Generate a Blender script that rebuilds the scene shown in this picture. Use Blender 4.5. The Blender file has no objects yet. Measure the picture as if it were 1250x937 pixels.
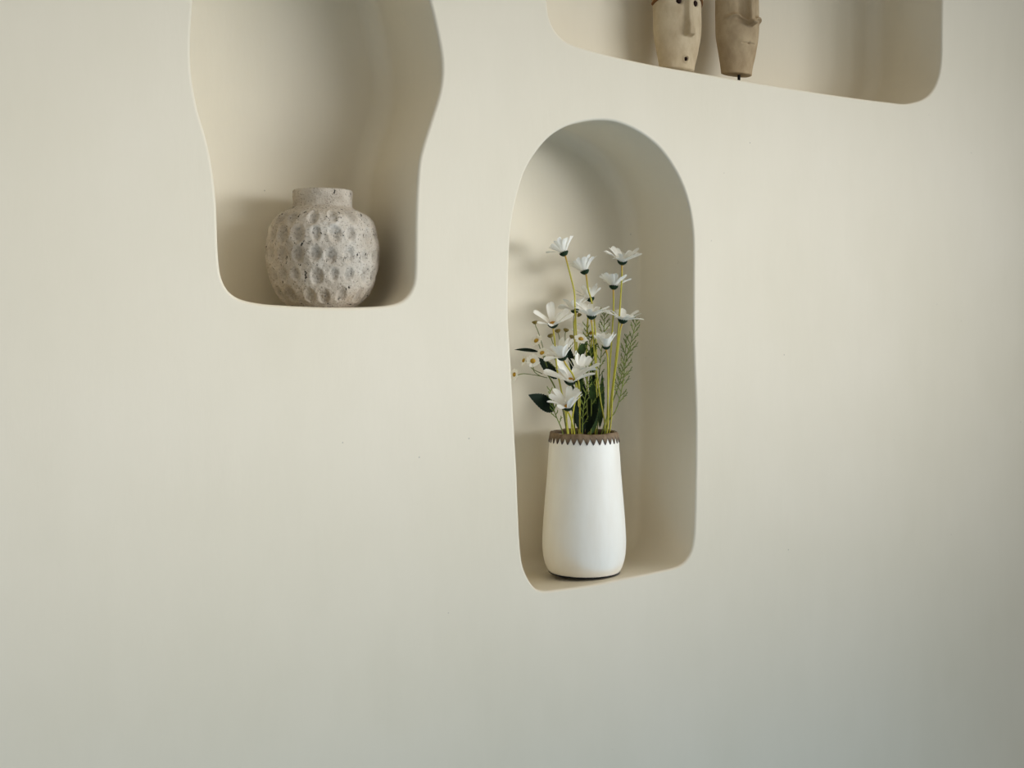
import bpy, bmesh, math, random
from mathutils import Vector, Matrix, noise
from mathutils.geometry import tessellate_polygon

random.seed(7)
scene = bpy.context.scene
col = scene.collection
PI = math.pi

# ------------------------------------------------------------------ camera model
F, CX, HOR = 1490.0, 625.0, 383.0        # focal length and horizon in 1250x937 pixels
TH = math.radians(33.0)                  # the wall recedes to the right by this angle
CAM = Vector((0.0, -1.891, 1.35))
RIGHT = Vector((math.cos(TH), -math.sin(TH), 0))
FWD = Vector((math.sin(TH), math.cos(TH), 0))
UP = Vector((0, 0, 1))

def at(px, py, depth=0.0):
    """the point of the plane y = depth (behind the wall face) seen at a photo position"""
    d = FWD + RIGHT * ((px - CX) / F) - UP * ((py - HOR) / F)
    return CAM + d * ((depth - CAM.y) / d.y)

def vdir(r, u, t):
    return (RIGHT * r + UP * u - FWD * t).normalized()

cam_d = bpy.data.cameras.new('camera')
cam = bpy.data.objects.new('camera', cam_d)
col.objects.link(cam)
cam.location = CAM
cam.rotation_euler = (PI / 2, 0, -TH)
cam_d.sensor_fit = 'HORIZONTAL'
cam_d.sensor_width = 36
cam_d.lens = 36 * F / 1250
cam_d.shift_y = -(468.5 - HOR) / 1250
cam_d.clip_start = 0.05
scene.camera = cam

# ------------------------------------------------------------------ helpers
def link(name, verts, faces, mat, parent=None, smooth=True, flat=()):
    me = bpy.data.meshes.new(name)
    me.from_pydata([tuple(v) for v in verts], [], faces)
    me.update()
    if mat: me.materials.append(mat)
    if smooth:
        fl = set(flat)
        for p in me.polygons: p.use_smooth = p.index not in fl
    o = bpy.data.objects.new(name, me)
    col.objects.link(o)
    if parent is not None: o.parent = parent
    return o

def empty(name, loc, label, cat, group=None):
    o = bpy.data.objects.new(name, None)
    o.empty_display_size = 0.02
    col.objects.link(o)
    o.location = loc
    return tag(o, label, cat, group)

def tag(o, label, cat, group=None):
    o['label'] = label; o['category'] = cat
    if group: o['group'] = group
    return o

def sm_(a, b_, x):
    t = max(0, min(1, (x-a)/(b_-a))); return t*t*(3-2*t)

class MB:
    """collects shapes into one mesh"""
    def __init__(s): s.v = []; s.f = []
    def add(s, verts, faces):
        b = len(s.v); s.v += [Vector(v) for v in verts]
        s.f += [tuple(i + b for i in f) for f in faces]
    def build(s, name, mat, parent=None, origin=None, smooth=True):
        v = s.v if origin is None else [p - origin for p in s.v]
        return link(name, v, s.f, mat, parent, smooth)

def catmull(pts, n, closed=False):
    P = [Vector(p) for p in pts]; out = []
    m = len(P)
    segs = m if closed else m - 1
    for i in range(segs):
        if closed: a, b, c, d = P[(i-1) % m], P[i], P[(i+1) % m], P[(i+2) % m]
        else: a, b, c, d = P[max(i-1, 0)], P[i], P[i+1], P[min(i+2, m-1)]
        for k in range(n):
            t = k / n
            out.append(0.5 * ((2*b) + (c-a)*t + (2*a-5*b+4*c-d)*t*t + (3*b-a-3*c+d)*t**3))
    if not closed: out.append(P[-1])
    return out

def tube(path, rad, sides=8):
    """tube along a path; rad is a number or f(t)"""
    n = len(path); verts = []; faces = []
    ref = Vector((0.3, 1, 0.1))
    for i, p in enumerate(path):
        t = (path[min(i+1, n-1)] - path[max(i-1, 0)])
        if t.length < 1e-9: t = Vector((0, 0, 1))
        t.normalize()
        a = (ref - t * ref.dot(t)).normalized(); ref = a
        b = t.cross(a)
        r = rad(i / (n-1)) if callable(rad) else rad
        for k in range(sides):
            w = 2*PI*k/sides
            verts.append(p + (a*math.cos(w) + b*math.sin(w)) * r)
    for i in range(n-1):
        for k in range(sides):
            k2 = (k+1) % sides
            faces.append((i*sides+k, i*sides+k2, (i+1)*sides+k2, (i+1)*sides+k))
    faces.append(tuple(range(sides-1, -1, -1)))
    faces.append(tuple((n-1)*sides + k for k in range(sides)))
    return verts, faces

def lathe(profile, segs, closed_start=False, closed_end=False):
    verts = []; faces = []
    for r, z in profile:
        for k in range(segs):
            w = 2*PI*k/segs
            verts.append(Vector((r*math.cos(w), r*math.sin(w), z)))
    for i in range(len(profile)-1):
        for k in range(segs):
            k2 = (k+1) % segs
            faces.append((i*segs+k, i*segs+k2, (i+1)*segs+k2, (i+1)*segs+k))
    if closed_start: faces.append(tuple(range(segs-1, -1, -1)))
    if closed_end:
        b = (len(profile)-1)*segs
        faces.append(tuple(b+k for k in range(segs)))
    return verts, faces

# ------------------------------------------------------------------ materials
def lin(r, g, b):
    f = lambda c: (c/255/12.92) if c/255 <= 0.04045 else ((c/255+0.055)/1.055)**2.4
    return (f(r), f(g), f(b), 1)

def new_mat(name):
    m = bpy.data.materials.new(name); m.use_nodes = True
    nt = m.node_tree
    bs = nt.nodes['Principled BSDF']
    return m, nt, bs

def node(nt, kind, **kw):
    n = nt.nodes.new(kind)
    for k, v in kw.items():
        if k.startswith('i_'):
            n.inputs[k[2:].replace('_', ' ')].default_value = v
        else: setattr(n, k, v)
    return n

def ramp(nt, fac, stops, interp='LINEAR'):
    r = nt.nodes.new('ShaderNodeValToRGB')
    r.color_ramp.interpolation = interp
    while len(r.color_ramp.elements) < len(stops): r.color_ramp.elements.new(0.5)
    for e, (p, c) in zip(r.color_ramp.elements, stops):
        e.position = p; e.color = c
    nt.links.new(fac, r.inputs['Fac'])
    return r.outputs['Color']

def mixc(nt, fac, a, b, mode='MIX'):
    m = nt.nodes.new('ShaderNodeMix'); m.data_type = 'RGBA'; m.blend_type = mode
    for sock, val in ((0, fac), (6, a), (7, b)):
        if hasattr(val, 'links'): nt.links.new(val, m.inputs[sock])
        else: m.inputs[sock].default_value = val
    return m.outputs[2]

def noise_tex(nt, scale, detail=4, rough=0.55, vscale=(1, 1, 1), space='Object', dist=0.0):
    tc = nt.nodes.new('ShaderNodeTexCoord')
    mp = nt.nodes.new('ShaderNodeMapping')
    mp.inputs['Scale'].default_value = vscale
    nt.links.new(tc.outputs[space], mp.inputs['Vector'])
    n = nt.nodes.new('ShaderNodeTexNoise')
    n.inputs['Scale'].default_value = scale
    n.inputs['Detail'].default_value = detail
    n.inputs['Roughness'].default_value = rough
    n.inputs['Distortion'].default_value = dist
    nt.links.new(mp.outputs['Vector'], n.inputs['Vector'])
    return n.outputs['Fac']

def bump(nt, bs, height, strength, dist, prev=None):
    b = nt.nodes.new('ShaderNodeBump')
    b.inputs['Strength'].default_value = strength
    b.inputs['Distance'].default_value = dist
    nt.links.new(height, b.inputs['Height'])
    if prev is not None: nt.links.new(prev, b.inputs['Normal'])
    nt.links.new(b.outputs['Normal'], bs.inputs['Normal'])
    return b.outputs['Normal']

def plaster():
    m, nt, bs = new_mat('hand_trowelled_plaster')
    big = noise_tex(nt, 2.2, 3, 0.5)
    c = ramp(nt, big, [(0.3, lin(223, 213, 190)), (0.7, lin(228, 218, 197))])
    fine = noise_tex(nt, 16, 6, 0.65, (1, 1, 0.35))
    c = mixc(nt, 0.5, c, ramp(nt, fine, [(0.35, (0.965, 0.965, 0.96, 1)), (0.65, (1, 1, 1, 1))]), 'MULTIPLY')
    # rare pinholes
    tc = nt.nodes.new('ShaderNodeTexCoord')
    vo = node(nt, 'ShaderNodeTexVoronoi', feature='F1')
    vo.inputs['Scale'].default_value = 13
    nt.links.new(tc.outputs['Object'], vo.inputs['Vector'])
    pit = ramp(nt, vo.outputs['Distance'], [(0.012, (1, 1, 1, 1)), (0.022, (0, 0, 0, 1))])
    c = mixc(nt, mixc(nt, 1.0, pit, (0.5, 0.5, 0.5, 1), 'MULTIPLY'), c, lin(120, 112, 98))
    nt.links.new(c, bs.inputs['Base Color'])
    bs.inputs['Roughness'].default_value = 0.72
    bs.inputs['Specular IOR Level'].default_value = 0.25
    n1 = bump(nt, bs, noise_tex(nt, 5.5, 4, 0.5, (1, 1, 0.6)), 0.30, 0.008)
    n2 = bump(nt, bs, noise_tex(nt, 40, 4, 0.6, (1, 1, 0.25)), 0.15, 0.003, n1)
    return m

def simple(name, rgb, rough=0.6, var=0.0, scale=40, bmp=0.0, bd=0.002, vscale=(1, 1, 1), spec=0.3, rgb2=None):
    m, nt, bs = new_mat(name)
    base = lin(*rgb)
    if rgb2 is None: rgb2 = tuple(max(0, int(c*(1-var))) for c in rgb)
    n = noise_tex(nt, scale, 5, 0.6, vscale)
    c = ramp(nt, n, [(0.35, lin(*rgb2)), (0.65, base)])
    nt.links.new(c, bs.inputs['Base Color'])
    bs.inputs['Roughness'].default_value = rough
    bs.inputs['Specular IOR Level'].default_value = spec
    if bmp: bump(nt, bs, n, bmp, bd)
    return m

def petal_mat(name, rgb, rgb2, trans=0.35):
    m = simple(name, rgb, 0.55, scale=90, rgb2=rgb2, spec=0.2)
    nt = m.node_tree; bs = nt.nodes['Principled BSDF']; out = nt.nodes['Material Output']
    tr = nt.nodes.new('ShaderNodeBsdfTranslucent'); tr.inputs['Color'].default_value = lin(*rgb)
    mx = nt.nodes.new('ShaderNodeMixShader'); mx.inputs[0].default_value = trans
    nt.links.new(bs.outputs[0], mx.inputs[1]); nt.links.new(tr.outputs[0], mx.inputs[2])
    nt.links.new(mx.outputs[0], out.inputs['Surface'])
    return m

def stem_mat(name, low, mid, top):
    m, nt, bs = new_mat(name)
    tc = nt.nodes.new('ShaderNodeTexCoord')
    sp = nt.nodes.new('ShaderNodeSeparateXYZ')
    nt.links.new(tc.outputs['Generated'], sp.inputs[0])
    c = ramp(nt, sp.outputs['Z'], [(0.0, lin(*low)), (0.6, lin(*mid)), (0.95, lin(*mid)), (1.0, lin(*top))])
    nt.links.new(c, bs.inputs['Base Color'])
    bs.inputs['Roughness'].default_value = 0.5
    return m

def stone():
    m, nt, bs = new_mat('pitted_weathered_ceramic')
    a = noise_tex(nt, 14, 5, 0.6)
    c = ramp(nt, a, [(0.3, lin(168, 155, 137)), (0.5, lin(196, 185, 168)), (0.72, lin(207, 199, 185))])
    warm = noise_tex(nt, 9, 3, 0.5, (1, 1, 1.6))
    c = mixc(nt, ramp(nt, warm, [(0.55, (0, 0, 0, 1)), (0.75, (0.55, 0.55, 0.55, 1))]), c, lin(176, 152, 122))
    g = noise_tex(nt, 260, 3, 0.7)
    c = mixc(nt, ramp(nt, g, [(0.34, (0.75, 0.75, 0.75, 1)), (0.44, (0, 0, 0, 1))]), c, lin(128, 118, 104))
    p = noise_tex(nt, 120, 3, 0.75, (1, 1, 0.6))
    pf = ramp(nt, p, [(0.33, (1, 1, 1, 1)), (0.385, (0, 0, 0, 1))])
    c = mixc(nt, pf, c, lin(58, 52, 46))
    # grey dust collected in the thumb marks
    at_ = node(nt, 'ShaderNodeAttribute', attribute_name='dent')
    c = mixc(nt, mixc(nt, 1.0, ramp(nt, at_.outputs['Fac'], [(0.2, (0, 0, 0, 1)), (0.9, (0.5, 0.5, 0.5, 1))]),
                      ramp(nt, noise_tex(nt, 60, 4, 0.7), [(0.35, (0.4, 0.4, 0.4, 1)), (0.65, (1, 1, 1, 1))]), 'MULTIPLY'), c, lin(146, 140, 130))
    nt.links.new(c, bs.inputs['Base Color'])
    bs.inputs['Roughness'].default_value = 0.9
    bs.inputs['Specular IOR Level'].default_value = 0.15
    n1 = bump(nt, bs, noise_tex(nt, 70, 5, 0.7), 0.8, 0.005)
    bump(nt, bs, g, 0.5, 0.002, n1)
    return m

def wood_rim():
    m, nt, bs = new_mat('carved_brown_wood')
    n = noise_tex(nt, 60, 5, 0.65, (1, 1, 0.35))
    c = ramp(nt, n, [(0.3, lin(88, 70, 50)), (0.55, lin(132, 110, 84)), (0.75, lin(156, 135, 108))])
    nt.links.new(c, bs.inputs['Base Color']); bs.inputs['Roughness'].default_value = 0.8
    at_ = node(nt, 'ShaderNodeAttribute', attribute_name='rim_shade')
    c = mixc(nt, at_.outputs['Fac'], c, lin(44, 32, 24))  # dark brown painted in as shadow around the tooth tips
    nt.links.new(c, bs.inputs['Base Color'])
    bump(nt, bs, n, 0.5, 0.003)
    return m

M = {}
M['plaster'] = plaster()
M['stone'] = stone()
M['white'] = simple('matte_white_painted_wood', (247, 243, 231), 0.5, scale=26, rgb2=(242, 236, 222), bmp=0.12, bd=0.002, vscale=(1, 1, 0.25))
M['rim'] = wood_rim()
M['black'] = simple('black_felt', (24, 23, 22), 0.9, 0.3)
M['clay'] = simple('aged_carved_clay', (200, 183, 152), 0.85, scale=34, rgb2=(180, 161, 130), bmp=0.3, bd=0.003, vscale=(1, 1, 0.6), spec=0.15)
M['clay2'] = simple('brown_carved_clay', (180, 160, 128), 0.85, scale=30, rgb2=(154, 133, 103), bmp=0.3, bd=0.003, vscale=(1, 1, 0.6), spec=0.15)
M['rust'] = simple('rust_brown_band', (128, 86, 46), 0.8, 0.3, bmp=0.3)
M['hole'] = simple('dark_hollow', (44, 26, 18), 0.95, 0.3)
M['petal'] = petal_mat('white_daisy_petal', (252, 250, 242), (242, 239, 228), 0.28)
M['petal_small'] = petal_mat('cream_petal', (246, 243, 232), (234, 229, 212))
M['disc'] = simple('orange_yellow_stamen', (206, 158, 62), 0.8, scale=300, rgb2=(172, 116, 34), bmp=0.8, bd=0.003)
M['disc_small'] = simple('golden_pollen', (205, 168, 58), 0.85, scale=400, rgb2=(150, 108, 24), bmp=0.9, bd=0.003)
M['calyx'] = simple('dark_green_calyx', (24, 54, 26), 0.8, 0.4, scale=120)
M['stem'] = stem_mat('yellow_green_stem', (132, 134, 36), (182, 174, 48), (196, 142, 58))
M['stem_green'] = simple('olive_green_stem', (112, 122, 48), 0.6, 0.25)
M['leaf'] = simple('dark_green_leaf', (26, 40, 26), 0.75, 0.35, scale=60, spec=0.12)
M['leaf_mid'] = simple('mid_green_leaf', (58, 80, 36), 0.7, 0.35, scale=60, spec=0.15)
M['needle'] = simple('feathery_green', (136, 150, 62), 0.65, 0.3, scale=60)
M['bud'] = simple('olive_bud', (134, 116, 52), 0.7, 0.35, scale=150)

# ------------------------------------------------------------------ the wall with its three niches
def outline(px_pts, n=220):
    """closed outline on the wall face, evenly resampled, anticlockwise in (x, z)"""
    P = catmull([(at(x, y).x, at(x, y).z, 0) for x, y in px_pts], 16, True)
    L = [0]
    for i in range(len(P)): L.append(L[-1] + (P[(i+1) % len(P)] - P[i]).length)
    out = []; j = 0
    for k in range(n):
        s = L[-1]*k/n
        while L[j+1] < s: j += 1
        t = (s - L[j]) / max(L[j+1]-L[j], 1e-9)
        out.append(P[j].lerp(P[(j+1) % len(P)], t))
    area = sum(out[i].x*out[(i+1) % n].y - out[(i+1) % n].x*out[i].y for i in range(n))
    return out if area > 0 else out[::-1]

def inset(P, d):
    n = len(P); res = []
    for i in range(n):
        t = (P[(i+2) % n] - P[(i-2) % n]).normalized()
        res.append(P[i] + Vector((-t.y, t.x, 0)) * d)
    return res

arch_px = [(622,310),(624,280),(629,250),(637,220),(644,203),(656,184),(671,167),(690,155),(710,149),(730,146.5),(750,148),(770,155),
 (790,167),(806,181),(820,200),(832,222),(840,245),(845,270),(847,300),(847,350),(847,400),(848,440),(850,500),(850,560),(849,620),
 (847.5,655),(843,675),(830,690),(800,698),(760,706),(720,714),(680,719.5),(662,721),(652,716),(643,702),(637.5,685),(635,660),(633,620),
 (631,570),(627,500),(624,440),(621,390),(621,350)]
left_px = [(525,0),(517,-40),(505,-90),(480,-140),(430,-175),(370,-185),(310,-170),(265,-130),(243,-70),(236,0),(233,70),(240,125),(255,180),(264,240),
 (267,310),(272,342),(286,361),(312,369.5),(350,373),(400,375),(450,374.5),(480,371.5),(495,364),(504,350),(507,330),(508,260),(511,205),
 (516,180),(527,145),(537,112),(540,85),(538,60),(531,25)]
right_px = [(668,0),(671,22),(680,40),(697,53),(740,66),(790,77.5),(860,90),(937,103),(1020,116),(1080,124),(1110,126),(1135,115),
 (1148,85),(1150,30),(1150,-60),(1140,-150),(1100,-210),(1000,-235),(880,-225),(780,-195),(710,-150),(678,-90),(668,-40)]

# name, outline, depth, lip radius, back fillet, sideways growth of the back
niches = [(arch_px, 0.215, 0.005, 0.032, 0.012), (left_px, 0.25, 0.006, 0.035, 0.020), (right_px, 0.215, 0.005, 0.035, 0.010)]

V = []; FA = []; flat = []
def addv(p2, y):
    V.append(Vector((p2.x, y, p2.y))); return len(V)-1
X0, X1, Z0, Z1 = -1.6, 5.6, 0.0, 2.75
loops3 = []; loop_ids = []
rect = [Vector((X0, Z0, 0)), Vector((X1, Z0, 0)), Vector((X1, Z1, 0)), Vector((X0, Z1, 0))]
ids = [addv(p, 0) for p in rect]
loops3.append([Vector((p.x, p.y, 0)) for p in rect]); loop_ids += ids
for px, d, r, R, fl in niches:
    P = outline(px)
    n = len(P)
    rings = []
    for k in range(7):
        a = PI/2*k/6
        rings.append((-r + r*math.sin(a), r - r*math.cos(a)))
    for k in range(1, 8):
        t = k/8
        rings.append((-fl*t, r + (d-R-r)*t))
    for k in range(9):
        a = PI/2*k/8
        rings.append((-fl + R*(1-math.cos(a)), d-R+R*math.sin(a)))
    prev = None
    for q, (ins, y) in enumerate(rings):
        pts = inset(P, ins)
        ring = [addv(p, y) for p in pts]
        if q == 0:
            loops3.append([Vector((p.x, p.y, 0)) for p in pts]); loop_ids += ring
        else:
            for i in range(n):
                j = (i+1) % n
                FA.append((prev[i], prev[j], ring[j], ring[i]))
        prev = ring; last = pts
    for t in tessellate_polygon([[Vector((p.x, p.y, 0)) for p in last]]):
        flat.append(len(FA)); FA.append(tuple(prev[i] for i in t))
for t in tessellate_polygon(loops3):
    flat.append(len(FA)); FA.append(tuple(loop_ids[i] for i in t))
# the sides and back of the wall
T = 0.40
b = [addv(p, T) for p in rect]
for i in range(4):
    j = (i+1) % 4
    flat.append(len(FA)); FA.append((ids[i], ids[j], b[j], b[i]))
flat.append(len(FA)); FA.append(tuple(b))
wall = link('wall_back', V, FA, M['plaster'], None, True, flat)
wall['kind'] = 'structure'
bm = bmesh.new(); bm.from_mesh(wall.data)
bmesh.ops.recalc_face_normals(bm, faces=bm.faces)
bm.to_mesh(wall.data); bm.free()

# ------------------------------------------------------------------ tall white vase
VC = at(713, 697, 0.098)
VZ = CAM.z - 0.520 
VC = Vector((VC.x, VC.y, VZ))
VH = 0.283
vase = empty('tall_vase', VC, 'tall white tapered vase with a carved brown rim standing in the arched niche', 'vase')
PXM = 0.00166
def half(y): # body radius at a photo height
    tb = [(525, 41.2), (545, 42.8), (580, 45.2), (602, 47.2), (630, 49.4), (652, 50.9), (668, 50.9), (680, 49.6), (690, 46.6), (697, 43.4), (702, 40.5)]
    for (a, ra), (c, rc) in zip(tb, tb[1:]):
        if a <= y <= c: return (ra + (rc-ra)*(y-a)/(c-a))*PXM
    return tb[0][1]*PXM if y < 525 else tb[-1][1]*PXM
prof = catmull([(0.0, 0.0030, 0), (0.066, 0.0030, 0), (0.0722, 0.0042, 0)] +
               [(half(y), (698-y)*PXM*0.985, 0) for y in (690, 682, 672, 658, 640, 620, 600, 580, 560, 545)] +
               [(half(530), VH-0.006, 0), (half(528)-0.003, VH-0.004, 0)] +
               [(half(530)-0.008, VH-0.008, 0), (half(560)-0.010, 0.20, 0), (half(640)-0.010, 0.08, 0), (0.062, 0.02, 0), (0.0, 0.014, 0)], 6)
v, f = lathe([(max(p.x, 0.0004), p.y) for p in prof], 96, True, True)
link('body', v, f, M['white'], vase)
v, f = lathe([(0.0005, 0.0), (0.0708, 0.0), (0.0722, 0.0010), (0.0724, 0.0034), (0.0690, 0.0046), (0.0005, 0.0046)], 72)
o = link('foot', v, f, M['black'], vase); o['label'] = 'thin black foot'
# carved rim with hanging teeth
NT, SUB = 34, 14
verts = []; faces = []; N = NT*SUB
for k in range(N):
    w = 2*PI*k/N; ph = (k % SUB)/SUB
    tooth = (1-abs(2*ph-1)**1.25)                      # 0 between the teeth, 1 at a tip
    zt = VH - 0.0090 - 0.0125*tooth
    ztop = VH + 0.0008*math.sin(w*5+1) + 0.0005*math.sin(w*13)
    ro = half(528)
    rin = ro - 0.009
    rb = ro + (VH - zt)*0.035
    bulge = 0.0010 + 0.0016*tooth
    cols_ = [(rin+0.0005, VH-0.016), (rin, VH-0.004), (rin+0.0015, ztop-0.0007), (ro-0.0035, ztop), (ro-0.0008, ztop-0.0012), (ro+0.0008, ztop-0.004),
             (ro+0.001, VH-0.0075), (rb+bulge, zt+0.003), (rb+bulge*0.85, zt), (rb-0.0012, zt+0.0008), (rb-0.003, VH-0.008)]
    for r, z in cols_: verts.append(Vector((r*math.cos(w), r*math.sin(w), z)))
C_ = 11
for k in range(N):
    k2 = (k+1) % N
    for c in range(C_):
        c2 = (c+1) % C_
        faces.append((k*C_+c, k2*C_+c, k2*C_+c2, k*C_+c2))
rim_shade = []  # painted shade, strongest at the tips and undersides of the teeth
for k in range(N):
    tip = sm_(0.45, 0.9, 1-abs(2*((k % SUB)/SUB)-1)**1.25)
    rim_shade += [0.6, 0.3, 0, 0, 0, 0, 0.0, 0.15 + 0.55*tip, 0.5 + 0.5*tip, 1, 1]
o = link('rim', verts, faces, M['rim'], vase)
o.data.attributes.new('rim_shade', 'FLOAT', 'POINT').data.foreach_set('value', rim_shade)
o['label'] = 'carved brown wooden rim with pointed teeth'

# ------------------------------------------------------------------ dimpled stone jar
JC = at(394, 374, 0.128)
JS = (JC - CAM).dot(FWD)/F
JFLOOR = at(400, 375, 0).z
JC = Vector((JC.x, JC.y, JFLOOR))
jar = empty('round_jar', JC, 'squat round stone jar covered in thumb dents in the left niche', 'jar')
JT = [(0, 39.5), (3, 43), (8, 49), (17, 56), (30, 62), (45, 66), (60, 68), (76, 68.3), (90, 66.3), (100, 63.3), (108, 58.5), (114, 51), (118, 43.5), (120.5, 38.5), (122.5, 36.2)]
pr = catmull([(r, z, 0) for z, r in JT], 10)
L = [0]
for a, c in zip(pr, pr[1:]): L.append(L[-1] + (c-a).length)
prof = []; j = 0; NV = 130
for k in range(NV+1):
    s = L[-1]*k/NV
    while j < len(L)-2 and L[j+1] < s: j += 1
    prof.append(pr[j].lerp(pr[j+1], (s-L[j])/max(L[j+1]-L[j], 1e-9)))
NS = 288
rows = [(15, 16, 0.1), (38, 19, 0.55), (62, 20, 0.2), (87, 19, 0.65), (107, 16, 0.35)]
rnd = random.Random(5)
dents = []
for zr, cnt, off in rows:
    for k in range(cnt):
        dents.append((2*PI*(k+off+rnd.uniform(-.14, .14))/cnt, zr + rnd.uniform(-1.6, 1.6), rnd.uniform(0.8, 1.15), rnd.uniform(.85, 1.2)))
verts = []; dv = []
for p in prof:
    for k in range(NS):
        w = 2*PI*k/NS; dep = 0; rimv = 0
        for dw, dz, s_, amp in dents:
            dy = (p.y-dz)/(9.8*s_)
            if abs(dy) > 1.9: continue
            da = (w-dw+PI) % (2*PI) - PI
            dx = da*max(p.x, 45)/(7.4*s_)
            if abs(dx) > 1.9: continue
            q = dx*dx+dy*dy
            if q < 1: dep = max(dep, amp*(1-q)**0.8)
            rimv += 0.30*math.exp(-((math.sqrt(q)-1.18)/0.20)**2)
        nz = noise.noise(Vector((math.cos(w)*p.x, math.sin(w)*p.x, p.y))*0.05)*1.1 + noise.noise(Vector((math.cos(w)*p.x, math.sin(w)*p.x, p.y))*0.22)*0.7 + noise.noise(Vector((math.cos(w)*p.x, math.sin(w)*p.x, p.y))*0.55)*0.35
        edge = 1 if p.y < 112 else max(0, (122-p.y)/10)
        r = p.x + ((-3.3 + 1.6*noise.noise(Vector((math.cos(w)*p.x, math.sin(w)*p.x, p.y))*0.35))*dep + 1.1*min(rimv, 1))*edge + nz
        verts.append(Vector((r*math.cos(w), r*math.sin(w), p.y + nz*0.3))*JS); dv.append(min(1, dep))
faces = []
for i in range(NV):
    for k in range(NS):
        k2 = (k+1) % NS
        faces.append((i*NS+k, i*NS+k2, (i+1)*NS+k2, (i+1)*NS+k))
faces.append(tuple(range(NS-1, -1, -1)))
body = link('body', verts, faces, M['stone'], jar)
at_ = body.data.attributes.new('dent', 'FLOAT', 'POINT')
at_.data.foreach_set('value', dv)
NK = [(36.4, 120.5), (35.6, 123.5), (35.8, 130), (36.2, 137), (36.2, 141), (35.2, 142.8), (33, 143.4), (30.8, 142.6), (30, 139), (30, 126), (36, 112), (55, 95), (58, 60), (45, 15), (1, 8)]
npf = catmull([(r, z, 0) for r, z in NK], 5)
verts = []
for p in npf:
    for k in range(144):
        w = 2*PI*k/144
        nz = noise.noise(Vector((math.cos(w)*p.x, math.sin(w)*p.x, p.y))*0.12)*0.6
        verts.append(Vector(((p.x+nz)*math.cos(w), (p.x+nz)*math.sin(w), p.y+nz*.6))*JS)
faces = [(i*144+k, i*144+(k+1) % 144, (i+1)*144+(k+1) % 144, (i+1)*144+k) for i in range(len(npf)-1) for k in range(144)]
o = link('neck', verts, faces, M['stone'], jar)

# ------------------------------------------------------------------ carved masks in the upper niche
def mask(name, label, foot, width, depth, height, zlift, mat, profile, feats, group):
    """a tall carved face; local x across, -y to the front, z up"""
    root = empty(name, foot, label, 'mask', group)
    NA, NZ = 160, 220
    verts = []
    for i in range(NZ+1):
        t = i/NZ
        z = t*height
        s = profile(t)
        for k in range(NA):
            w = 2*PI*k/NA
            cx, sy = math.sin(w), -math.cos(w)           # w = 0 looks to the front
            y = sy*depth*s
            if sy > 0: y *= 0.35                         # a flattened back
            x = cx*width*s
            out = 0
            if sy < 0.1: out = feats(x/width, z, -sy)
            bump_ = noise.noise(Vector((x, y, z))*32)*0.0009
            verts.append(Vector((x, y - out, z + zlift)) + Vector((cx, sy, 0))*bump_)
    faces = [(i*NA+k, i*NA+(k+1) % NA, (i+1)*NA+(k+1) % NA, (i+1)*NA+k) for i in range(NZ) for k in range(NA)]
    faces.append(tuple(range(NA-1, -1, -1))); faces.append(tuple(NZ*NA+k for k in range(NA)))
    link('face', verts, faces, mat, root)
    return root

def sm(a, b_, x):
    t = max(0, min(1, (x-a)/(b_-a))); return t*t*(3-2*t)

def surf(width, depth, s, xn):
    """front surface y at normalised x"""
    q = min(1, abs(xn)/s)
    return -depth*s*math.sqrt(max(0, 1-q*q))

FLOOR2 = at(860, 90, 0).z
# first mask: long plain face, round mouth, headband
c1 = at(825, 60, 0.150); foot1 = Vector((c1.x, c1.y, FLOOR2))
S1 = (c1-CAM).dot(FWD)/F
H1 = 0.285; W1, D1 = 0.0635, 0.043
lift1 = CAM.z + (383-89)/F*(c1-CAM).dot(FWD) - FLOOR2
def hz(py, c, lift): return CAM.z + (383-py)/F*(c-CAM).dot(FWD) - FLOOR2 - lift   # height above the chin of a photo row
def prof1(t):
    lower = 0.70 + 0.30*sm(-0.02, 0.36, t)**0.75
    end = math.sqrt(max(0.3, 1-(1-min(1, t/0.035+0.2))**2))
    top = math.sqrt(max(0.02, 1-max(0, (t-0.72)/0.29)**2.2))
    return lower*min(1, end)*top
zn1a, zn1b = hz(48, c1, lift1), hz(-6, c1, lift1)
ze1, zm1 = hz(7, c1, lift1), hz(75, c1, lift1)
def feat1(xn, z, f):
    o = 0
    wn = 0.17 + 0.05*sm(zn1a+0.03, zn1a, z)
    nose = (1-sm(wn*0.55, wn, abs(xn)))*sm(zn1a-0.003, zn1a+0.003, z)*(1-sm(zn1b, zn1b+0.015, z))
    o += nose*(0.009 + 0.006*(1-sm(zn1a, zn1a+0.05, z)))
    brow = math.exp(-((z-zn1b-0.006)/0.006)**2)*(1-sm(0.6, 0.9, abs(xn)))
    o += 0.004*brow
    for ex in (-0.36, 0.36):
        q = ((xn-ex)*0.0575/0.006)**2 + ((z-ze1)/0.0068)**2
        o -= 0.008*math.exp(-q*q)
    q = math.sqrt((xn*0.0575/0.0040)**2 + ((z-zm1)/0.0046)**2)
    o += 0.0022*math.exp(-((q-1.5)/0.45)**2) - 0.005*math.exp(-q**4)
    return o*max(0, min(1, f*3))
m1 = mask('carved_mask', 'pale clay face mask with round eye holes, long straight nose and small round mouth',
          foot1, W1, D1, H1, lift1, M['clay'], prof1, feat1, 'carved masks in the upper niche')
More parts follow.
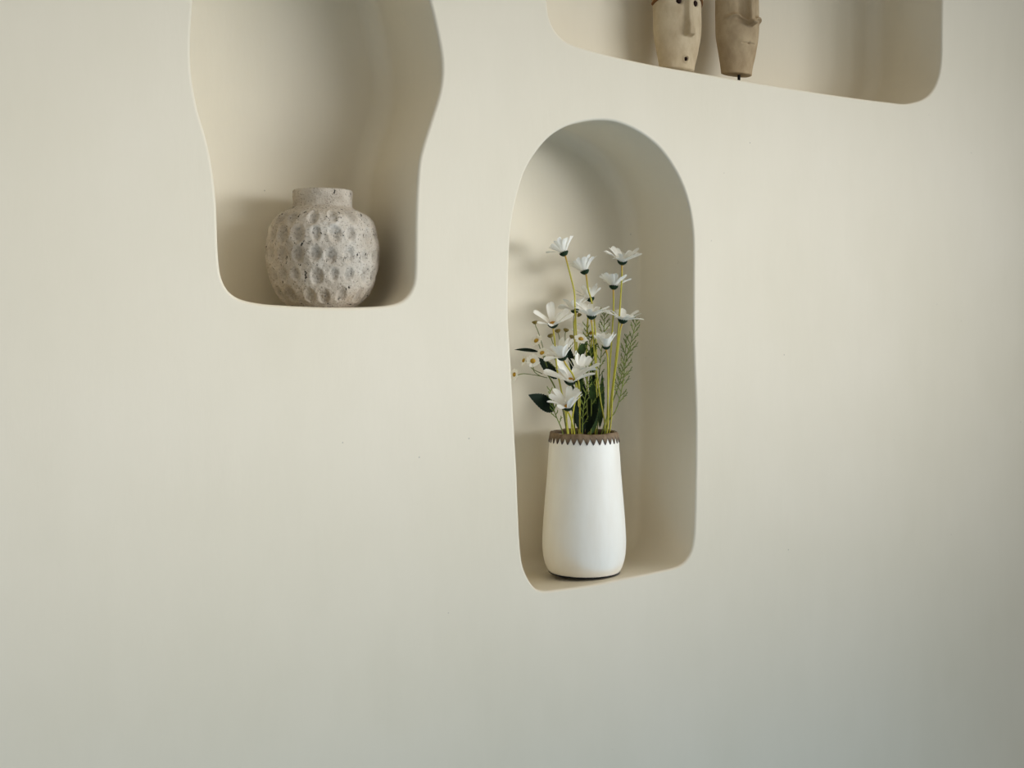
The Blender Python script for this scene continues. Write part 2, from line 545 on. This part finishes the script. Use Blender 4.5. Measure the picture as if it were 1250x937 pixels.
def plug(name, parent, xn, z, rx, rz, width, depth, s, lift, mat, inset_=0.0):
    y = surf(width, depth, s, xn) + inset_
    nx = xn*width
    mb = MB(); vs = []; fs = []
    for i in range(9):
        a = -PI/2 + PI*i/8
        for k in range(20):
            w = 2*PI*k/20
            vs.append(Vector((nx + rx*math.cos(a)*math.cos(w), y + 0.0045*math.sin(a), z + lift + rz*math.cos(a)*math.sin(w))))
    for i in range(8):
        for k in range(20): fs.append((i*20+k, i*20+(k+1) % 20, (i+1)*20+(k+1) % 20, (i+1)*20+k))
    return link(name, vs, fs, mat, parent)
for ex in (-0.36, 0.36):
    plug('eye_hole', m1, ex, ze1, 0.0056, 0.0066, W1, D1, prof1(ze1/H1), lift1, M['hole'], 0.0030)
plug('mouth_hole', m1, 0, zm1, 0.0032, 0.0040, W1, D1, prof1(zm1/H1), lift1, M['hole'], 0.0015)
# headband: a raised roll with a rust stripe below it
def band(name, parent, width, depth, z_front, z_side, thick, rad, lift, mat, s=1.0):
    path = []
    for k in range(49):
        w = -PI*0.62 + PI*1.24*k/48
        x = math.sin(w)*(width*s + thick*0.4); y = -math.cos(w)*(depth*s + thick*0.4)
        if y > 0: y *= 0.35
        z = z_side + (z_front-z_side)*max(0, math.cos(w))**0.8
        path.append(Vector((x, y, z + lift)))
    v, f = tube(path, rad, 10)
    return link(name, v, f, mat, parent)
band('headband', m1, W1, D1, hz(-9, c1, lift1), hz(3, c1, lift1), 0.004, 0.0042, lift1, M['clay'])
band('stripe', m1, W1, D1, hz(-3, c1, lift1), hz(9, c1, lift1), 0.0005, 0.0036, lift1, M['rust'])
def stand(parent, h, y0):
    v, f = tube([Vector((0, y0, 0.004)), Vector((0, y0, h+0.02))], 0.0032, 10)
    s = link('stand', v, f, M['black'], parent)
    mb = MB()
    v, f = lathe([(0.0005, 0), (0.030, 0), (0.030, 0.004), (0.0005, 0.004)], 40)
    link('stand_base', [p + Vector((0, y0, 0)) for p in v], f, M['black'], s)
    s['label'] = 'black stand pin'
stand(m1, lift1, 0)

# second mask: narrower, moustache, slit mouth
c2 = at(897.5, 60, 0.145); foot2 = Vector((c2.x, c2.y, FLOOR2))
H2 = 0.30; W2, D2 = 0.0590, 0.046
lift2 = CAM.z + (383-92.5)/F*(c2-CAM).dot(FWD) - FLOOR2
def prof2(t):
    lower = 0.70 + 0.30*sm(0, 0.36, t)**0.75
    end = min(1, t/0.015 + 0.86)
    top = math.sqrt(max(0.02, 1-max(0, (t-0.75)/0.26)**2.2))
    return lower*end*top
zn2a, zn2b = hz(36, c2, lift2), hz(-20, c2, lift2)
zs2 = hz(30, c2, lift2); zm2 = hz(57, c2, lift2); ze2 = hz(-2, c2, lift2)
def feat2(xn, z, f):
    o = 0
    ax = abs(xn)
    wn = 0.15 + 0.06*sm(zn2a+0.035, zn2a, z)
    nose = (1-sm(wn*0.55, wn, ax))*sm(zn2a-0.003, zn2a+0.003, z)*(1-sm(zn2b, zn2b+0.015, z))
    o += nose*(0.010 + 0.005*(1-sm(zn2a, zn2a+0.05, z)))
    # hollows beside the nose
    o -= 0.006*math.exp(-((ax-0.36)/0.16)**2)*sm(zs2-0.004, zs2+0.006, z)*(1-sm(zn2b, zn2b+0.02, z))
    # drooping moustache with curled-up ends
    zc = zs2 - 0.006 + 0.016*sm(0.05, 0.55, ax) - 0.005*sm(0.62, 0.9, ax)
    o += 0.0085*math.exp(-((z-zc)/0.0042)**2)*(1-sm(0.78, 0.92, ax))
    # mouth
    o += 0.003*math.exp(-((z-zm2)/0.010)**2)*(1-sm(0.25, 0.5, ax))
    o -= 0.004*math.exp(-((z-zm2)/0.0012)**2)*(1-sm(0.28, 0.36, ax))
    o -= 0.004*math.exp(-((ax)/0.05)**2 - ((z-zm2)/0.003)**2)
    # chin edge
    return o*max(0, min(1, f*3))
m2 = mask('carved_mask', 'brownish clay face mask with a curled moustache, right of the other mask',
          foot2, W2, D2, H2, lift2, M['clay2'], prof2, feat2, 'carved masks in the upper niche')
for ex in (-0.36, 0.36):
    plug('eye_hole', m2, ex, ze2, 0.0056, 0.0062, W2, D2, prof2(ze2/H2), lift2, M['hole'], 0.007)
stand(m2, lift2, -0.012)

# ------------------------------------------------------------------ flowers
def frame(axis):
    a = Vector(axis).normalized()
    ref = Vector((0, 0, 1)) if abs(a.z) < 0.9 else Vector((0, 1, 0))
    x = (ref - a*ref.dot(a)).normalized(); y = a.cross(x)
    return a, x, y

def petal_mesh(rn, Lp, Wp, a0, curl, base, twist):
    """one petal in the head's frame: grows along +x from the disc, z is the axis; a0 = lift above flat"""
    NU, NW = 10, 6
    vs = []; fs = []
    x, z, ang = base, 0.0006, a0
    path = [(x, z)]
    for i in range(NU):
        x += Lp/NU*math.cos(ang); z += Lp/NU*math.sin(ang)
        ang -= curl/NU
        path.append((x, z))
    for i, (px_, pz_) in enumerate(path):
        t = i/NU
        wd = Wp*(0.34 + 0.66*math.sin(PI*min(1, t*0.60+0.06))**0.9)*(1 if t < 0.80 else math.sqrt(max(0.05, 1-((t-0.80)/0.215)**2)))
        for k in range(NW+1):
            u = -1 + 2*k/NW
            cup = 0.16*wd*(u*u) + 0.05*wd*math.cos(u*PI*2.0)
            notch = -0.06*Lp*math.exp(-(u/0.25)**2)*sm(0.85, 1, t)
            tw = twist*t
            yy = u*wd*math.cos(tw); zz = u*wd*math.sin(tw)
            vs.append(Vector((px_ + notch, yy, pz_ + cup + zz)))
    for i in range(NU):
        for k in range(NW):
            a = i*(NW+1)+k
            fs.append((a, a+1, a+NW+2, a+NW+1))
    return vs, fs

def rot_to(vs, a, x, y, ang, org):
    c, s = math.cos(ang), math.sin(ang)
    e1 = x*c + y*s; e2 = -x*s + y*c
    return [org + e1*v.x + e2*v.y + a*v.z for v in vs]

MOUTH = Vector((VC.x, VC.y, VZ + VH))
def into_vase(p):
    """continue a stem from the mouth of the vase down to its floor"""
    q = Vector((VC.x + (p.x-VC.x)*-0.35, VC.y + (p.y-VC.y)*-0.35, VZ + 0.06))
    m = p.lerp(q, 0.4)
    r = Vector((m.x-VC.x, m.y-VC.y, 0))
    if r.length > 0.05: m -= r*(1-0.05/r.length)
    return [m, q]

def daisy(label, pts, axis, lift_deg, size, n, seed, spread=12, mat='stem', missing=(), rad=0.0017):
    """pts: photo positions and depths from the head down to the mouth of the vase"""
    rn = random.Random(seed)
    P = [at(*p) for p in pts]
    a, x, y = frame(vdir(*axis))
    org = P[0]
    root = empty('daisy', org, label, 'flower', 'tall white daisies in the vase')
    sub = lambda vs: [v - org for v in vs]
    path = catmull([org - a*0.001, org - a*0.008] + P[1:] + into_vase(P[-1]), 8)
    v, f = tube(path, lambda t: rad*(1.05 - 0.12*t), 8)
    link('stem', sub(v), f, M[mat], root)
    R = 0.0085*size
    # calyx: scalloped dark cup
    vs = []; fs = []
    rings = [(0.16, -0.0062), (0.50, -0.0052), (0.82, -0.0030), (1.02, 0.0000), (1.10, 0.0020), (0.85, 0.0008), (0.1, 0.0)]
    for q, (rr, zz) in enumerate(rings):
        for k in range(40):
            w = 2*PI*k/40
            sc = 0.0011*math.cos(w*13) if q in (3, 4) else 0
            vs.append(Vector((rr*R*math.cos(w), rr*R*math.sin(w), zz*size + sc)))
    for q in range(len(rings)-1):
        for k in range(40): fs.append((q*40+k, q*40+(k+1) % 40, (q+1)*40+(k+1) % 40, (q+1)*40+k))
    fs.append(tuple(range(39, -1, -1)))
    c = link('calyx', sub(rot_to(vs, a, x, y, 0, org)), fs, M['calyx'], root); c['label'] = 'dark green calyx under the petals'
    # disc
    vs, fs = lathe([(R*0.62, 0.0005), (R*0.66, 0.0025), (R*0.52, 0.0048), (R*0.28, 0.0060), (0.0002, 0.0063)], 24, True)
    d = link('disc', sub(rot_to(vs, a, x, y, 0, org)), fs, M['disc'], root); d['label'] = 'orange yellow disc at the centre'
    off = rn.random()
    for k in range(n):
        if k in missing: continue
        w = 2*PI*(k + off + rn.uniform(-.22, .22))/n
        vs, fs = petal_mesh(rn, 0.0350*size*rn.uniform(.86, 1.08), 0.0062*(0.80 if n > 14 else 1)*size*rn.uniform(.85, 1.15),
                            math.radians(lift_deg + rn.uniform(-spread, spread)), math.radians(rn.uniform(8, 46)), R*0.62, rn.uniform(-.5, .5))
        link('petal', sub(rot_to(vs, a, x, y, w, org)), fs, M['petal'], d)
    return root

DA = [
 ('white daisy at the top left of the bunch, highest head on that side',
  [(688.5, 309, .125), (696, 335, .125), (701, 356, .122), (702, 376, .12), (704, 420, .115), (706, 470, .11), (706, 526, .105)], (-.38, .9, -.12), 54, 1.02, 17, 1),
 ('white daisy second from the upper left, its petals tipping left over a yellow stem',
  [(714, 331.5, .12), (718, 353, .12), (723, 372, .12), (727, 410, .115), (728, 460, .11), (727, 526, .11)], (-.32, .93, -.15), 54, 1.0, 16, 2),
 ('widest open white daisy at the top right with its centre showing, on the tallest stem',
  [(759.5, 319.5, .085), (759, 340, .085), (757, 372, .085), (753, 425, .09), (746, 485, .09), (741, 527, .09)], (.06, .95, .28), 42, 1.12, 17, 3),
 ('white daisy seen side on just below the widest open one at the top right',
  [(749, 350, .10), (749, 375, .10), (747, 410, .10), (743, 470, .10), (739, 527, .10)], (.08, .97, -.10), 46, 1.0, 17, 4),
 ('shaded white daisy half hidden in the middle, behind the second stem from the left',
  [(721, 365, .15), (718, 385, .15), (716, 440, .14), (718, 526, .125)], (-.30, .92, -.22), 52, 0.92, 11, 5),
 ('shaded white daisy behind the leftmost tall stem, petals in the gloom',
  [(702, 379, .155), (701, 400, .15), (704, 450, .14), (710, 526, .12)], (-.25, .93, -.08), 50, 0.98, 12, 6),
 ('bowl shaped white daisy in the middle of the bunch with many upright petals',
  [(722, 386, .085), (724, 410, .09), (727, 445, .095), (733, 488, .10), (738, 527, .10)], (.03, .96, .16), 44, 1.08, 17, 7),
 ('loose white daisy with broad separated petals, leftmost of the large daisies',
  [(675, 396, .065), (677, 415, .07), (680, 450, .075), (688, 490, .085), (694, 528, .085)], (-.05, .90, .40), 54, 1.18, 9, 8, 22),
 ('flat spreading white daisy furthest right, level with the feathery sprig tip',
  [(760, 391, .075), (757, 404, .078), (754, 430, .08), (748, 480, .085), (744, 527, .085)], (.16, .96, .10), 36, 1.1, 16, 9),
 ('dim white daisy lying open behind the middle stems',
  [(722, 408, .15), (721, 440, .145), (719, 526, .125)], (-.05, .85, .3), 35, 1.1, 12, 10),
 ('narrow half closed white daisy at the right side of the bunch, cupped like a tulip',
  [(740, 423.5, .07), (742, 440, .075), (742, 480, .08), (741, 528, .08)], (-.05, .97, .12), 68, 0.88, 11, 11),
 ('bright white daisy with ragged petals leaning left over the orange stem',
  [(687, 436, .05), (693, 448, .05), (700, 459, .052), (704, 478, .06), (700, 500, .065), (698, 529, .07)], (-.30, .86, .24), 54, 1.12, 11, 12, 24),
 ('large open white daisy facing forward with its orange centre low in the bunch',
  [(696, 465, .06), (693, 480, .065), (692, 500, .07), (693, 529, .072)], (.06, .88, .46), 52, 1.36, 10, 13, 26),
 ('white daisy with upright petals directly behind the large orange centred one',
  [(706, 456, .09), (707, 470, .09), (708, 495, .09), (708, 528, .09)], (.28, .86, .22), 58, 1.22, 11, 15, 16),
 ('lowest white daisy, opening just above the rim of the vase',
  [(693, 497, .052), (696, 508, .06), (699, 518, .064), (701, 529, .068)], (.02, .90, .40), 54, 1.2, 9, 14, 20),
]
for lab, pts, *rest in DA:
    daisy(lab, pts, *rest)

# small yellow-centred flowers on branched sprays
def small_head(root, org, head, axis, size, seed, n=14):
    rn = random.Random(seed)
    a, x, y = frame(vdir(*axis))
    p = at(*head)
    vs, fs = lathe([(0.0043*size, -0.0008), (0.0046*size, 0.0010), (0.0036*size, 0.0030), (0.0018*size, 0.0040), (0.0002, 0.0043)], 20, True)
    d = link('flower_head', [v - org for v in rot_to(vs, a, x, y, 0, p)], fs, M['disc_small'], root)
    mb = MB()
    for k in range(n):
        w = 2*PI*(k + rn.uniform(-.2, .2))/n
        vs, fs = petal_mesh(rn, 0.0088*size*rn.uniform(.85, 1.1), 0.0027*size, math.radians(rn.uniform(5, 25)), math.radians(25), 0.0034*size, 0)
        mb.add(rot_to(vs, a, x, y, w, p), fs)
    mb.build('petal_ring', M['petal_small'], d, org)
    return p, a

def bud(root, org, head, axis, size, seed):
    a, x, y = frame(vdir(*axis)); p = at(*head)
    vs, fs = lathe([(0.0006, -0.004), (0.0036*size, -0.0022), (0.0058*size, 0.0012), (0.0050*size, 0.0030), (0.0002, 0.0036)], 16, True)
    link('bud', [v - org for v in rot_to(vs, a, x, y, 0, p)], fs, M['bud'], root)
    return p, a

def leaf_shape(p0, p1, width, nrm, droop=0.1, fold=0.25, serr=0.0):
    d = p1 - p0; L_ = d.length; d = d.normalized()
    nrm = Vector(nrm); nrm = (nrm - d*nrm.dot(d)).normalized(); s = d.cross(nrm)
    NU, NW = 24, 6; vs = []; fs = []
    for i in range(NU+1):
        t = i/NU
        wd = width*(math.sin(PI*t**0.8)**0.85)*(1 + (serr if i % 2 else -serr)) if 0 < t < 1 else width*0.03
        for k in range(NW+1):
            u = -1 + 2*k/NW
            vs.append(p0 + d*(L_*t) + s*(u*wd) + nrm*(abs(u)*wd*fold - droop*L_*t*t))
    for i in range(NU):
        for k in range(NW):
            q = i*(NW+1)+k; fs.append((q, q+1, q+NW+2, q+NW+1))
    return vs, fs

def spray(name, label, cat, stem_pts, heads, buds, leaves, group=None, leaf_mat='leaf'):
    P = [at(*p) for p in stem_pts]
    org = P[-1].copy()
    root = empty(name, org, label, cat, group)
    path = catmull(P + into_vase(P[-1]), 8)
    v, f = tube(path, 0.0015, 8)
    link('stem', [q - org for q in v], f, M['stem_green'], root)
    sd = 20
    for (hx, hy, hd), ax, size, via in heads:
        p, a = small_head(root, org, (hx, hy, hd), ax, size, sd); sd += 1
        pts = [p - a*0.0006, p - a*0.007] + [at(*q) for q in via]
        v, f = tube(catmull(pts, 6), 0.00085, 6)
        link('branch', [q - org for q in v], f, M['stem_green'], root)
    for (hx, hy, hd), ax, size, via in buds:
        p, a = bud(root, org, (hx, hy, hd), ax, size, sd); sd += 1
        pts = [p - a*0.003, p - a*0.008] + [at(*q) for q in via]
        v, f = tube(catmull(pts, 6), 0.0008, 6)
        link('branch', [q - org for q in v], f, M['stem_green'], root)
    for a_, b_, w_, nr, dr, mt in leaves:
        v, f = leaf_shape(at(*a_), at(*b_), w_, vdir(*nr), dr, 0.22, 0.05)
        link('leaf', [q - org for q in v], f, M[mt], root)
    return root

spray('chamomile_spray', 'spray of small yellow centred flowers reaching out furthest left over dark leaves', 'flower',
  [(668, 456, .085), (676, 470, .088), (686, 495, .09), (692, 527, .09)],
  [((628.5, 457, .085), (-.80, .12, .58), 0.95, [(640, 456, .085), (655, 458, .085), (668, 461, .086)]),
   ((650.5, 440.5, .075), (-.05, .25, .95), 1.12, [(652, 453, .079), (660, 459, .084)]),
   ((640, 440, .095), (-.7, .3, .3), 0.95, [(650, 450, .090), (662, 456, .086)]),
   ((655, 416, .09), (-.45, .55, .6), 1.1, [(661, 430, .09), (668, 448, .087)])],
  [((653, 393.5, .11), (-.2, .9, -.1), 1.0, [(657, 405, .105), (663, 425, .10), (668, 448, .088)])],
  [((677, 500, .085), (647, 481.5, .075), 0.0165, (.15, .40, .9), 0.06, 'leaf'),
   ((657, 429, .10), (629.5, 424.5, .10), 0.0050, (.1, .65, .7), 0.10, 'leaf'),
   ((680, 462, .105), (657, 436, .105), 0.013, (.4, .3, .75), 0.05, 'leaf')],
  'sprays of small flowers in the vase')
spray('chamomile_spray', 'spray of small yellow centred flowers and olive buds among the middle stems', 'flower',
  [(690, 440, .11), (697, 470, .11), (702, 527, .105)],
  [((709, 414, .075), (.05, .75, .6), 1.15, [(706, 425, .085), (699, 440, .10), (692, 446, .11)]),
   ((662, 431, .062), (-.35, .6, .6), 1.05, [(668, 440, .07), (680, 450, .10), (694, 458, .11)]),
   ((690, 431, .12), (.1, .7, .4), 0.95, [(691, 440, .115)])],
  [((691, 403, .12), (.2, .9, .2), 1.05, [(690, 418, .118), (690, 440, .11)]),
   ((681, 404, .115), (-.2, .85, .3), 1.1, [(684, 418, .112), (690, 440, .11)]),
   ((672, 410, .115), (-.3, .85, .3), 1.1, [(678, 425, .112), (690, 442, .11)]),
   ((698, 411, .12), (.15, .9, .2), 0.95, [(696, 425, .115), (690, 441, .11)]),
   ((707, 384, .13), (.4, -.7, .2), 0.9, [(703, 380, .13), (700, 390, .13), (700, 415, .12), (692, 440, .11)])],
  [((712, 450, .11), (728, 418, .10), 0.0085, (-.3, .3, .8), 0.08, 'leaf_mid'),
   ((700, 455, .11), (693, 420, .10), 0.008, (.2, .2, .9), 0.05, 'leaf'),
   ((704, 440, .12), (718, 410, .12), 0.008, (.3, .2, .8), 0.05, 'leaf_mid'),
   ((702, 470, .125), (716, 432, .125), 0.009, (-.2, .2, .9), 0.05, 'leaf'),
   ((690, 452, .125), (676, 432, .125), 0.009, (.3, .2, .8), 0.05, 'leaf_mid')],
  'sprays of small flowers in the vase')
spray('leafy_stem', 'short stem of broad near black leaves crowding the mouth of the vase', 'foliage',
  [(716, 488, .11), (717, 505, .11), (718, 527, .11)], [], [],
  [((719, 527, .115), (712, 468, .125), 0.012, (-.3, .1, .9), 0.05, 'leaf'),
   ((716, 529, .10), (733, 484, .095), 0.010, (-.5, .2, .8), -0.10, 'leaf'),
   ((712, 529, .095), (703, 492, .10), 0.010, (.3, .1, .9), 0.05, 'leaf'),
   ((723, 529, .105), (729, 492, .10), 0.0085, (.6, .1, .7), 0.12, 'leaf_mid'),
   ((709, 527, .12), (698, 466, .13), 0.011, (.1, .1, .9), 0.05, 'leaf'),
   ((732, 522, .11), (736, 455, .12), 0.007, (.2, .1, .9), 0.04, 'leaf_mid'),
   ((726, 500, .10), (722, 462, .09), 0.007, (-.2, .2, .9), 0.06, 'leaf_mid'),
   ((727, 520, .12), (722, 440, .13), 0.010, (-.1, .1, .9), 0.03, 'leaf'),
   ((710, 500, .13), (705, 430, .135), 0.009, (.2, .1, .9), 0.03, 'leaf_mid')])

# feathery sprigs
def sprig(label, stem_pts, reach, pairs, seed, start=0.0, stop=0.8, lean=0.6):
    rn = random.Random(seed)
    P = [at(*p) for p in stem_pts]
    org = P[-1].copy()
    root = empty('feathery_sprig', org, label, 'foliage', 'feathery green sprigs in the vase')
    main = catmull(P, 10)
    v, f = tube(catmull(P + into_vase(P[-1]), 8), lambda t: 0.0007 + 0.0009*t, 6)
    link('stem', [q - org for q in v], f, M['needle'], root)
    mb = MB(); n = len(main)
    for k in range(pairs):
        i = int(n*(start + (stop-start)*k/pairs)); p = main[i]
        tdir = (main[max(i-2, 0)] - main[min(i+2, n-1)]).normalized()
        sgn = 1 if k % 2 else -1
        side = (RIGHT*sgn*rn.uniform(.6, 1) - FWD*rn.uniform(-.5, .5)).normalized()
        ln = reach*rn.uniform(.6, 1.1)*(0.55 + 0.45*min(1, k/(pairs*0.4)))
        d = (tdir*lean + side*(1.15-lean)).normalized()
        br = [p + d*ln*t + tdir*ln*0.25*t*t for t in (0, .35, .7, 1)]
        v, f = tube(catmull(br, 3), lambda t: 0.00105*(1-0.5*t), 5); mb.add(v, f)
        for q in range(4):
            t = 0.35 + 0.16*q
            s = p + d*ln*t + tdir*ln*0.25*t*t
            dd = (d*0.8 + tdir*(0.7 if q % 2 else -0.35) + side*0.1*(-1)**q + Vector((rn.uniform(-.2, .2), rn.uniform(-.2, .2), 0.1))).normalized()
            e = s + dd*ln*rn.uniform(.24, .40)
            v, f = tube([s, s.lerp(e, .5) + tdir*0.0005, e], lambda t: 0.00095*(1-0.5*t), 5); mb.add(v, f)
    mb.build('foliage', M['needle'], root, org)
    return root
sprig('tall feathery green sprig standing furthest right in the vase', [(777, 391, .09), (771, 415, .09), (764, 440, .09), (759, 475, .09), (752, 500, .088), (744, 512, .088), (739, 527, .088)], 0.024, 24, 31, 0.0, 0.62)
sprig('thin feathery sprig just left of the furthest right one, between the right hand stems', [(765, 412, .10), (762, 440, .10), (757, 465, .10), (748, 490, .098), (735, 527, .10)], 0.018, 14, 32, 0.0, .6)
sprig('feathery green sprig rising behind the half closed daisy', [(738, 383, .12), (737, 405, .12), (733, 440, .118), (730, 480, .115), (729, 527, .115)], 0.022, 22, 33, 0.0, .8)
sprig('feathery green sprig in front of the dim middle daisy', [(716, 396, .095), (720, 420, .10), (722, 450, .10), (722, 490, .10), (721, 527, .10)], 0.020, 20, 34, 0.05, .8)
sprig('short feathery sprig between the large open daisy and the dark leaves', [(718, 452, .075), (716, 475, .08), (712, 500, .085), (711, 528, .085)], 0.017, 18, 35, 0.0, .9)
sprig('short feathery sprig at the left edge of the vase mouth', [(671, 476, .075), (674, 492, .075), (679, 508, .075), (687, 528, .08)], 0.013, 12, 36, 0.0, .85)

# ------------------------------------------------------------------ light
def area(name, loc, target, size, size_y, power, rgb):
    d = bpy.data.lights.new(name, 'AREA'); d.shape = 'RECTANGLE'
    d.size = size; d.size_y = size_y; d.energy = power; d.color = rgb
    o = bpy.data.objects.new(name, d); col.objects.link(o)
    o.location = loc
    o.rotation_euler = (Vector(target) - Vector(loc)).to_track_quat('-Z', 'Y').to_euler()
    return o
for loc, pw in (((4.75, -3.35, 1.95), 4.2), ((4.0, -4.15, 1.60), 3.2), ((3.0, -4.7, 2.05), 2.1)):
    L1 = area('window_light', loc, (1.15, 0, 1.44), 2.4, 1.3, pw, (0.90, 0.945, 1.0))
    L1.data.spread = math.radians(24)
area('low_blue_fill', (0.9, -0.80, 0.05), (0.9, 0, 0.12), 3.2, 0.35, 4.6, (0.32, 0.64, 1.0))  # added fill without a visible source, turns the bottom of the wall bluish

w = bpy.data.worlds.new('room_light'); scene.world = w; w.use_nodes = True
nt = w.node_tree; bg = nt.nodes['Background']
tc = nt.nodes.new('ShaderNodeTexCoord'); sp = nt.nodes.new('ShaderNodeSeparateXYZ')
nt.links.new(tc.outputs['Generated'], sp.inputs[0])
mr = nt.nodes.new('ShaderNodeMapRange'); mr.inputs['From Min'].default_value = -1; nt.links.new(sp.outputs['Z'], mr.inputs['Value'])
nt.links.new(ramp(nt, mr.outputs['Result'], [(0.35, (0.36, 0.53, 0.70, 1)), (0.55, (1.05, 0.99, 0.88, 1))]), bg.inputs['Color'])
bg.inputs['Strength'].default_value = 0.44

scene.view_settings.view_transform = 'Standard'
scene.view_settings.look = 'None'
scene.view_settings.exposure = 0
scene.view_settings.gamma = 1
